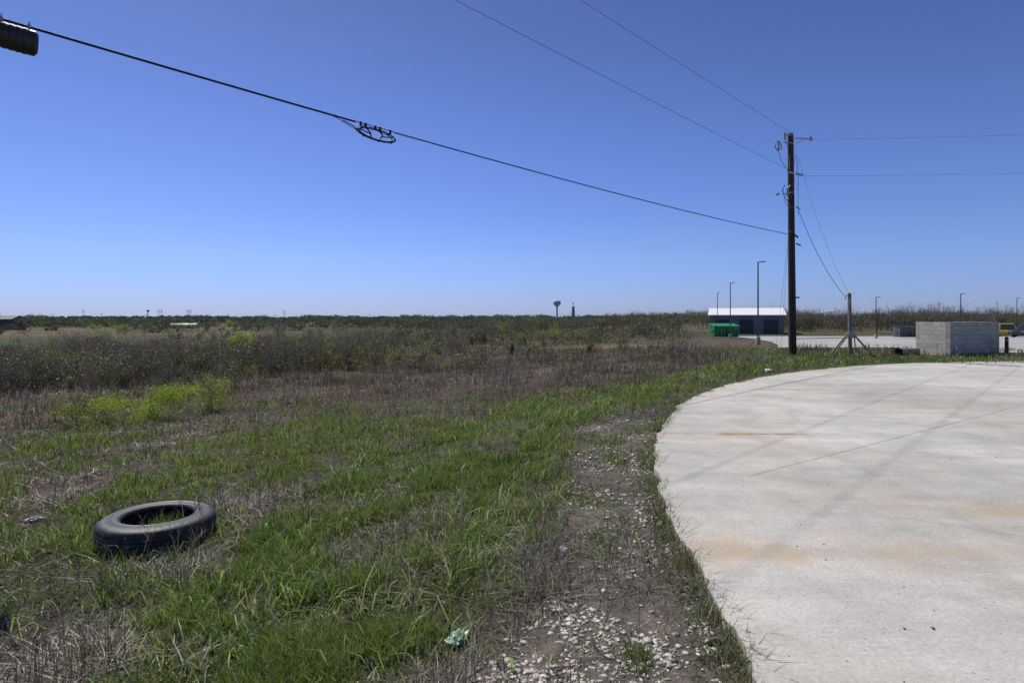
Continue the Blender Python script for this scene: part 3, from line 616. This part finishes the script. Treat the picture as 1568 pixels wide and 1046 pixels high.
# ------------------------------------------------------------ light poles
def lamp(x,y,zt,arm=1):
    z=zlot(x,y); E=empty('street_lamp'); m=MB(); m.tube([(x,y,z-.1),(x,y,z+.45),(x,y,z+.48)],[.15,.15,.13],0,16); m.obj('footing',[mc2],E)
    m=MB(); m.tube([(x,y,z+.48),(x,y,zt)],[.055,.04],0,10); m.tube([(x,y,zt-.05),(x+.2*arm,y,zt-.02)],.022,0,8); m.box((x+.3*arm,y,zt),(.34,.2,.05),0,0,.03); m.box((x+.3*arm,y,zt-.028),(.24,.14,.008),1); m.obj('pole_and_head',[simple('dark_bronze',(.06,.055,.05),.45,.2),ins],E)
lamp(16.35,37.8,5.33); lamp(23.8,62,5.44); lamp(30.7,85,5.4); lamp(40,62.5,3.9); lamp(47.8,60.6,4.2); lamp(71,80,4.4)
# ------------------------------------------------------------ metal building
E=empty('metal_building'); wm=simple('metal_siding',(.17,.185,.20),.5,.0,.12,1.5); rm_=simple('white_metal_roof',(.80,.80,.80),.5,0,.06,1); dk=simple('dark_opening',(.035,.038,.043),.4)
X0,X1,Y0,Y1,zb,ze,zr=-6.1,6.1,0,12,-1.3,2.2,3.45; XM=(Y0+Y1)/2
E.location=(41.6,101,0); E.rotation_euler=(0,0,math.radians(-21))
m=MB(); m.add([(X0,Y0,zb),(X1,Y0,zb),(X1,Y1,zb),(X0,Y1,zb),(X0,Y0,ze),(X1,Y0,ze),(X1,Y1,ze),(X0,Y1,ze),(X0,XM,zr-.05),(X1,XM,zr-.05)],[(0,1,5,4),(2,3,7,6),(1,2,6,9,5),(3,0,4,8,7)],0)
for k in range(41): m.box((X0+.15+k*.295,Y0-.02,(zb+ze)/2),(.05,.035,ze-zb-.1),0)
m.obj('walls',[wm],E)
m=MB(); o_=.35
m.add([(X0-o_,Y0-o_,ze-.06),(X1+o_,Y0-o_,ze-.06),(X1+o_,XM,zr),(X0-o_,XM,zr),(X0-o_,Y1+o_,ze-.06),(X1+o_,Y1+o_,ze-.06)],[(0,1,2,3),(3,2,5,4)],0)
m.box(((X0+X1)/2,Y0-o_-.03,ze-.12),(X1-X0+.7,.05,.14),0); m.obj('roof',[rm_],E)
m=MB()
for cx in(-4.0,0,4.0): m.box((cx,Y0-.05,zb+1.35),(2.5,.06,2.5),0)
m.obj('bay_opening_panels',[dk],E); m=MB()  # dark panels on the wall, painting the shade inside open bays
for cx in(-4.0,0,4.0):
    for s in(-1.3,1.3): m.box((cx+s,Y0-.07,zb+1.35),(.1,.09,2.7),0)
m.obj('door_frames',[alu],E)
def dumpster(name,x,y,w_,d_,h_,col,n=2):
    z=zlot(x,y) if y>31 else 0; mt=simple(name+'_paint',col,.5,.1,.2,2); E=empty(name); m=MB(); x0=x
    for i in range(n):
        ww=w_/n-.06; cx=x0+i*w_/n+ww/2
        V=[(cx-ww/2+.08,y+.05,z+.15),(cx+ww/2-.08,y+.05,z+.15),(cx+ww/2-.08,y+d_-.05,z+.15),(cx-ww/2+.08,y+d_-.05,z+.15),(cx-ww/2,y-.1,z+h_*.82),(cx+ww/2,y-.1,z+h_*.82),(cx+ww/2,y+d_,z+h_),(cx-ww/2,y+d_,z+h_)]
        m.add(V,[(3,2,1,0),(0,1,5,4),(1,2,6,5),(2,3,7,6),(3,0,4,7),(4,5,6,7)],0)
        for k in(-.3,0,.3): m.box((cx+k*ww,y-.06,z+h_*.5),(.07,.12,h_*.6),0)
        m.box((cx,y-.11,z+h_*.78),(ww+.04,.08,.09),0)
        V=[(cx-ww/2,y-.16,z+h_*.84),(cx+ww/2,y-.16,z+h_*.84),(cx+ww/2,y+d_,z+h_+.04),(cx-ww/2,y+d_,z+h_+.04)]; m.add(V+[(a,b,c+.04) for a,b,c in V],[(4,5,6,7),(0,1,5,4),(1,2,6,5),(3,0,4,7)],1)
        for sx_ in(-ww/2-.03,ww/2+.03): m.box((cx+sx_,y+d_*.4,z+h_*.55),(.06,d_*.5,.16),0)
    m.obj('bins',[mt,mt if col[1]>.2 else blk],E)
dumpster('green_dumpster',22.3,62.9,2.9,1.6,1.55,(.03,.24,.07),2)
dumpster('grey_dumpster',41.2,60.5,2.2,1.2,1.3,(.10,.12,.13),2)
# ------------------------------------------------------------ vehicles
gl=simple('tinted_glass',(.02,.025,.03),.1,0,.05,3,0,.8); tm=simple('tyre_rubber',(.02,.02,.02),.8); hub=simple('alloy',(.4,.4,.42),.35,.7)
def car(name,x,y,rz,paint,Lc=4.7,Wc=1.85,Hc=1.68,van=False):
    E=empty(name); z=zlot(x,y); m=MB(); hw_=Wc/2
    low=[(-Lc/2,.35),(-Lc/2,.8),(-Lc/2+.1,.98),(-Lc/2+.3,1.02),(Lc*.16,1.0),(Lc*.44,.88),(Lc/2,.72),(Lc/2,.35),(Lc*.42,.25),(-Lc*.42,.25)]
    cab=[(-Lc/2+.12,1.0),(-Lc/2+.35,Hc-.07),(-Lc/2+.7,Hc),(Lc*.0,Hc),(Lc*.06,Hc-.03),(Lc*.22,.99)]
    if van: cab=[(-Lc/2+.02,1.0),(-Lc/2+.05,Hc-.05),(-Lc/2+.2,Hc),(Lc*.15,Hc),(Lc*.2,Hc-.05),(Lc*.36,.95)]
    n=len(low); m.add([(a,-hw_,b) for a,b in low]+[(a,hw_,b) for a,b in low],[tuple(range(n)),tuple(range(2*n-1,n-1,-1))]+[(i,n+i,n+(i+1)%n,(i+1)%n) for i in range(n)],0)
    n=len(cab); sc=lambda b:hw_-.03-.18*(b-1)/.7
    m.add([(a,-sc(b),b) for a,b in cab]+[(a,sc(b),b) for a,b in cab],[tuple(range(n)),tuple(range(2*n-1,n-1,-1))]+[(i,n+i,n+(i+1)%n,(i+1)%n) for i in range(n-1)],0)
    for s in(-1,1):
        for a,b in((-Lc*.4,-Lc*.22),(-Lc*.2,-.02),(.02,Lc*.13)):
            q=[(a,1.06),(b,1.06),(b-.02 if b<.1 else b-.12,Hc-.15),(a+.03,Hc-.15)]
            m.add([(u,s*(sc(v)+.006),v) for u,v in q],[(0,1,2,3)],1)
    a,b=cab[-1],cab[-2]; 
    q=[(a[0]-.05,a[1]+.06),(b[0]+.05,b[1]-.04)]; m.add([(q[0][0]+.02,-hw_+.15,q[0][1]),(q[0][0]+.02,hw_-.15,q[0][1]),(q[1][0]+.02,hw_-.27,q[1][1]),(q[1][0]+.02,-hw_+.27,q[1][1])],[(0,1,2,3)],1)
    a,b=cab[0],cab[1]; m.add([(a[0]-.0,-hw_+.2,a[1]+.08),(a[0]-.0,hw_-.2,a[1]+.08),(b[0]-.03,hw_-.3,b[1]-.05),(b[0]-.03,-hw_+.3,b[1]-.05)],[(3,2,1,0)],1)
    for wx in(-Lc*.3,Lc*.31):
        for s in(-1,1):
            m.tube([(wx,s*(hw_-.22),.35),(wx,s*(hw_+.01),.35)],.35,2,20); m.tube([(wx,s*(hw_+.0),.35),(wx,s*(hw_+.02),.35)],.2,3,14)
    for s in(-1,1): m.box((Lc/2-.02,s*(hw_-.3),.72),(.06,.36,.12),3); m.box((-Lc/2+.02,s*(hw_-.15),.88),(.06,.18,.2),4); m.box((Lc*.17,s*(hw_+.06),1.05),(.12,.16,.11),0)
    o=m.obj('body',[simple(name+'_paint',paint,.3,.3,.05),gl,tm,hub,simple('lens_red',(.4,.02,.02),.3)],E); E.location=(x,y,z); E.rotation_euler=(0,0,rz)
car('parked_suv',63.6,70,math.radians(200),(.035,.04,.045))
car('yellow_van',68.6,79,math.radians(235),(.45,.30,.03),5.0,1.9,1.8,True)
# ------------------------------------------------------------ distant structures
wt=simple('tower_paint',(.40,.42,.45),.7,0,.05); st=simple('standpipe_paint',(.22,.22,.22),.7,0,.05)
def zt(x,y): return float(H(np.array([float(x)]),np.array([float(y)]))[0])
x,y=95,1200; zz=zt(x,y); m=MB(); m.lathe([(0,39),(4.4,38.6),(7.2,37),(8.2,34.2),(7.6,31.2),(5.4,28.5),(2.7,26.5),(1.8,24),(1.7,6),(2.6,2),(4,0)],(x,y,zz-1),28); m.tube([(x,y,zz+38),(x,y,zz+40)],.2,0,6); m.obj('water_tower',[wt])
x=129; zz=zt(x,y); m=MB(); m.lathe([(0,27),(2.4,26.6),(3.0,26),(3.0,19),(3.4,18.5),(3.4,0)],(x,y,zz-1),24); m.tube([(x,y,zz+25),(x,y,zz+32)],.4,0,6); m.tube([(x,y,zz+30),(x,y,zz+34)],1.1,0,6); m.obj('standpipe_tower',[st])
x,y=-960,1500; zz=zt(x,y); m=MB(); m.lathe([(0,20),(3,19),(4,17),(3,14.5),(1,13),(.9,0)],(x,y,zz-1),20); m.obj('water_tower',[wt])
for X_,Y_ in((-932,1500),(-924,1500),(-855,1500),(-848,1500),(-600,1500),(-1130,1500)):
    zz=zt(X_,Y_); m=MB()
    for s in(-1,1): m.tube([(X_+s*2,Y_,zz-1),(X_+s*.8,Y_,zz+20)],.32,0,4)
    for hgt in(13,16,19.5): m.box((X_,Y_,zz+hgt),(7,.4,.4),0)
    m.obj('transmission_tower',[wire_m])
m=MB()
for k in range(26):
    a=math.radians(-42+k*3.1); rr=520+60*math.sin(k*2.1); X_,Y_=rr*math.sin(a),rr*math.cos(a); zz=zt(X_,Y_); m.tube([(X_,Y_,zz-.5),(X_,Y_,zz+7.4)],.14,0,5); m.box((X_,Y_,zz+6.8),(1.8,.15,.15),0)
m.obj('distant_utility_poles',[wood])
def shed(name,x,y,w_,d_,h_,rh,wallc,roofc):
    z=zt(x,y)-.4; E=empty(name); m=MB(); a,b,c,d=x-w_/2,x+w_/2,y,y+d_; M=(c+d)/2
    m.add([(a,c,z),(b,c,z),(b,d,z),(a,d,z),(a,c,z+h_),(b,c,z+h_),(b,d,z+h_),(a,d,z+h_),(a,M,z+h_+rh-.05),(b,M,z+h_+rh-.05)],[(0,1,5,4),(2,3,7,6),(1,2,6,9,5),(3,0,4,8,7)]); m.obj('walls',[simple(name+'_wall',wallc,.7)],E)
    m=MB(); m.add([(a-.3,c-.3,z+h_-.05),(b+.3,c-.3,z+h_-.05),(b+.3,M,z+h_+rh),(a-.3,M,z+h_+rh),(a-.3,d+.3,z+h_-.05),(b+.3,d+.3,z+h_-.05)],[(0,1,2,3),(3,2,5,4)]); m.obj('roof',[simple(name+'_roof',roofc,.5)],E)
    m=MB(); 
    for k in range(3): m.box((a+w_*(.2+.3*k),c-.03,z+h_*.5),(w_*.1,.06,h_*.5),0)
    m.obj('windows',[dk],E)
shed('white_barn',-148,255,11,5,2.2,.6,(.45,.45,.45),(.45,.45,.45))
shed('farmhouse',-201,225,6,7,4.6,1.4,(.09,.08,.08),(.07,.07,.07))
shed('farm_shed',75,520,14,9,2.6,1.5,(.3,.28,.26),(.33,.33,.33))
# ------------------------------------------------------------ litter
def crumple(name,x,y,s,col,k):
    me=bpy.data.meshes.new(name)
    bm=bmesh.new(); bmesh.ops.create_icosphere(bm,subdivisions=4,radius=1)
    for v in bm.verts:
        p=v.co.copy(); nn=mn.noise(p*2.3+Vector((k,0,0)))*.5+mn.noise(p*6+Vector((0,k,0)))*.3; v.co=Vector((p.x*s*(1+nn),p.y*s*.7*(1+nn),max(p.z*s*.3*(1+2*nn),-.02)))
    bm.to_mesh(me); bm.free(); o=bpy.data.objects.new(name,me); scene.collection.objects.link(o); me.materials.append(simple(name+'_film',col,.35,0,.3,20)); o.location=(x,y,zt(x,y)+.03); o.rotation_euler=(0,0,k)
crumple('plastic_bag',-.29,3.05,.065,(.28,.42,.32),1.0)
crumple('paper_scrap',.36,4.05,.04,(.45,.43,.43),2.3)
crumple('plastic_bag',-5.0,5.95,.07,(.40,.40,.42),4.0)
crumple('paper_scrap',7.8,17.3,.14,(.6,.6,.58),5.0)
print('done')
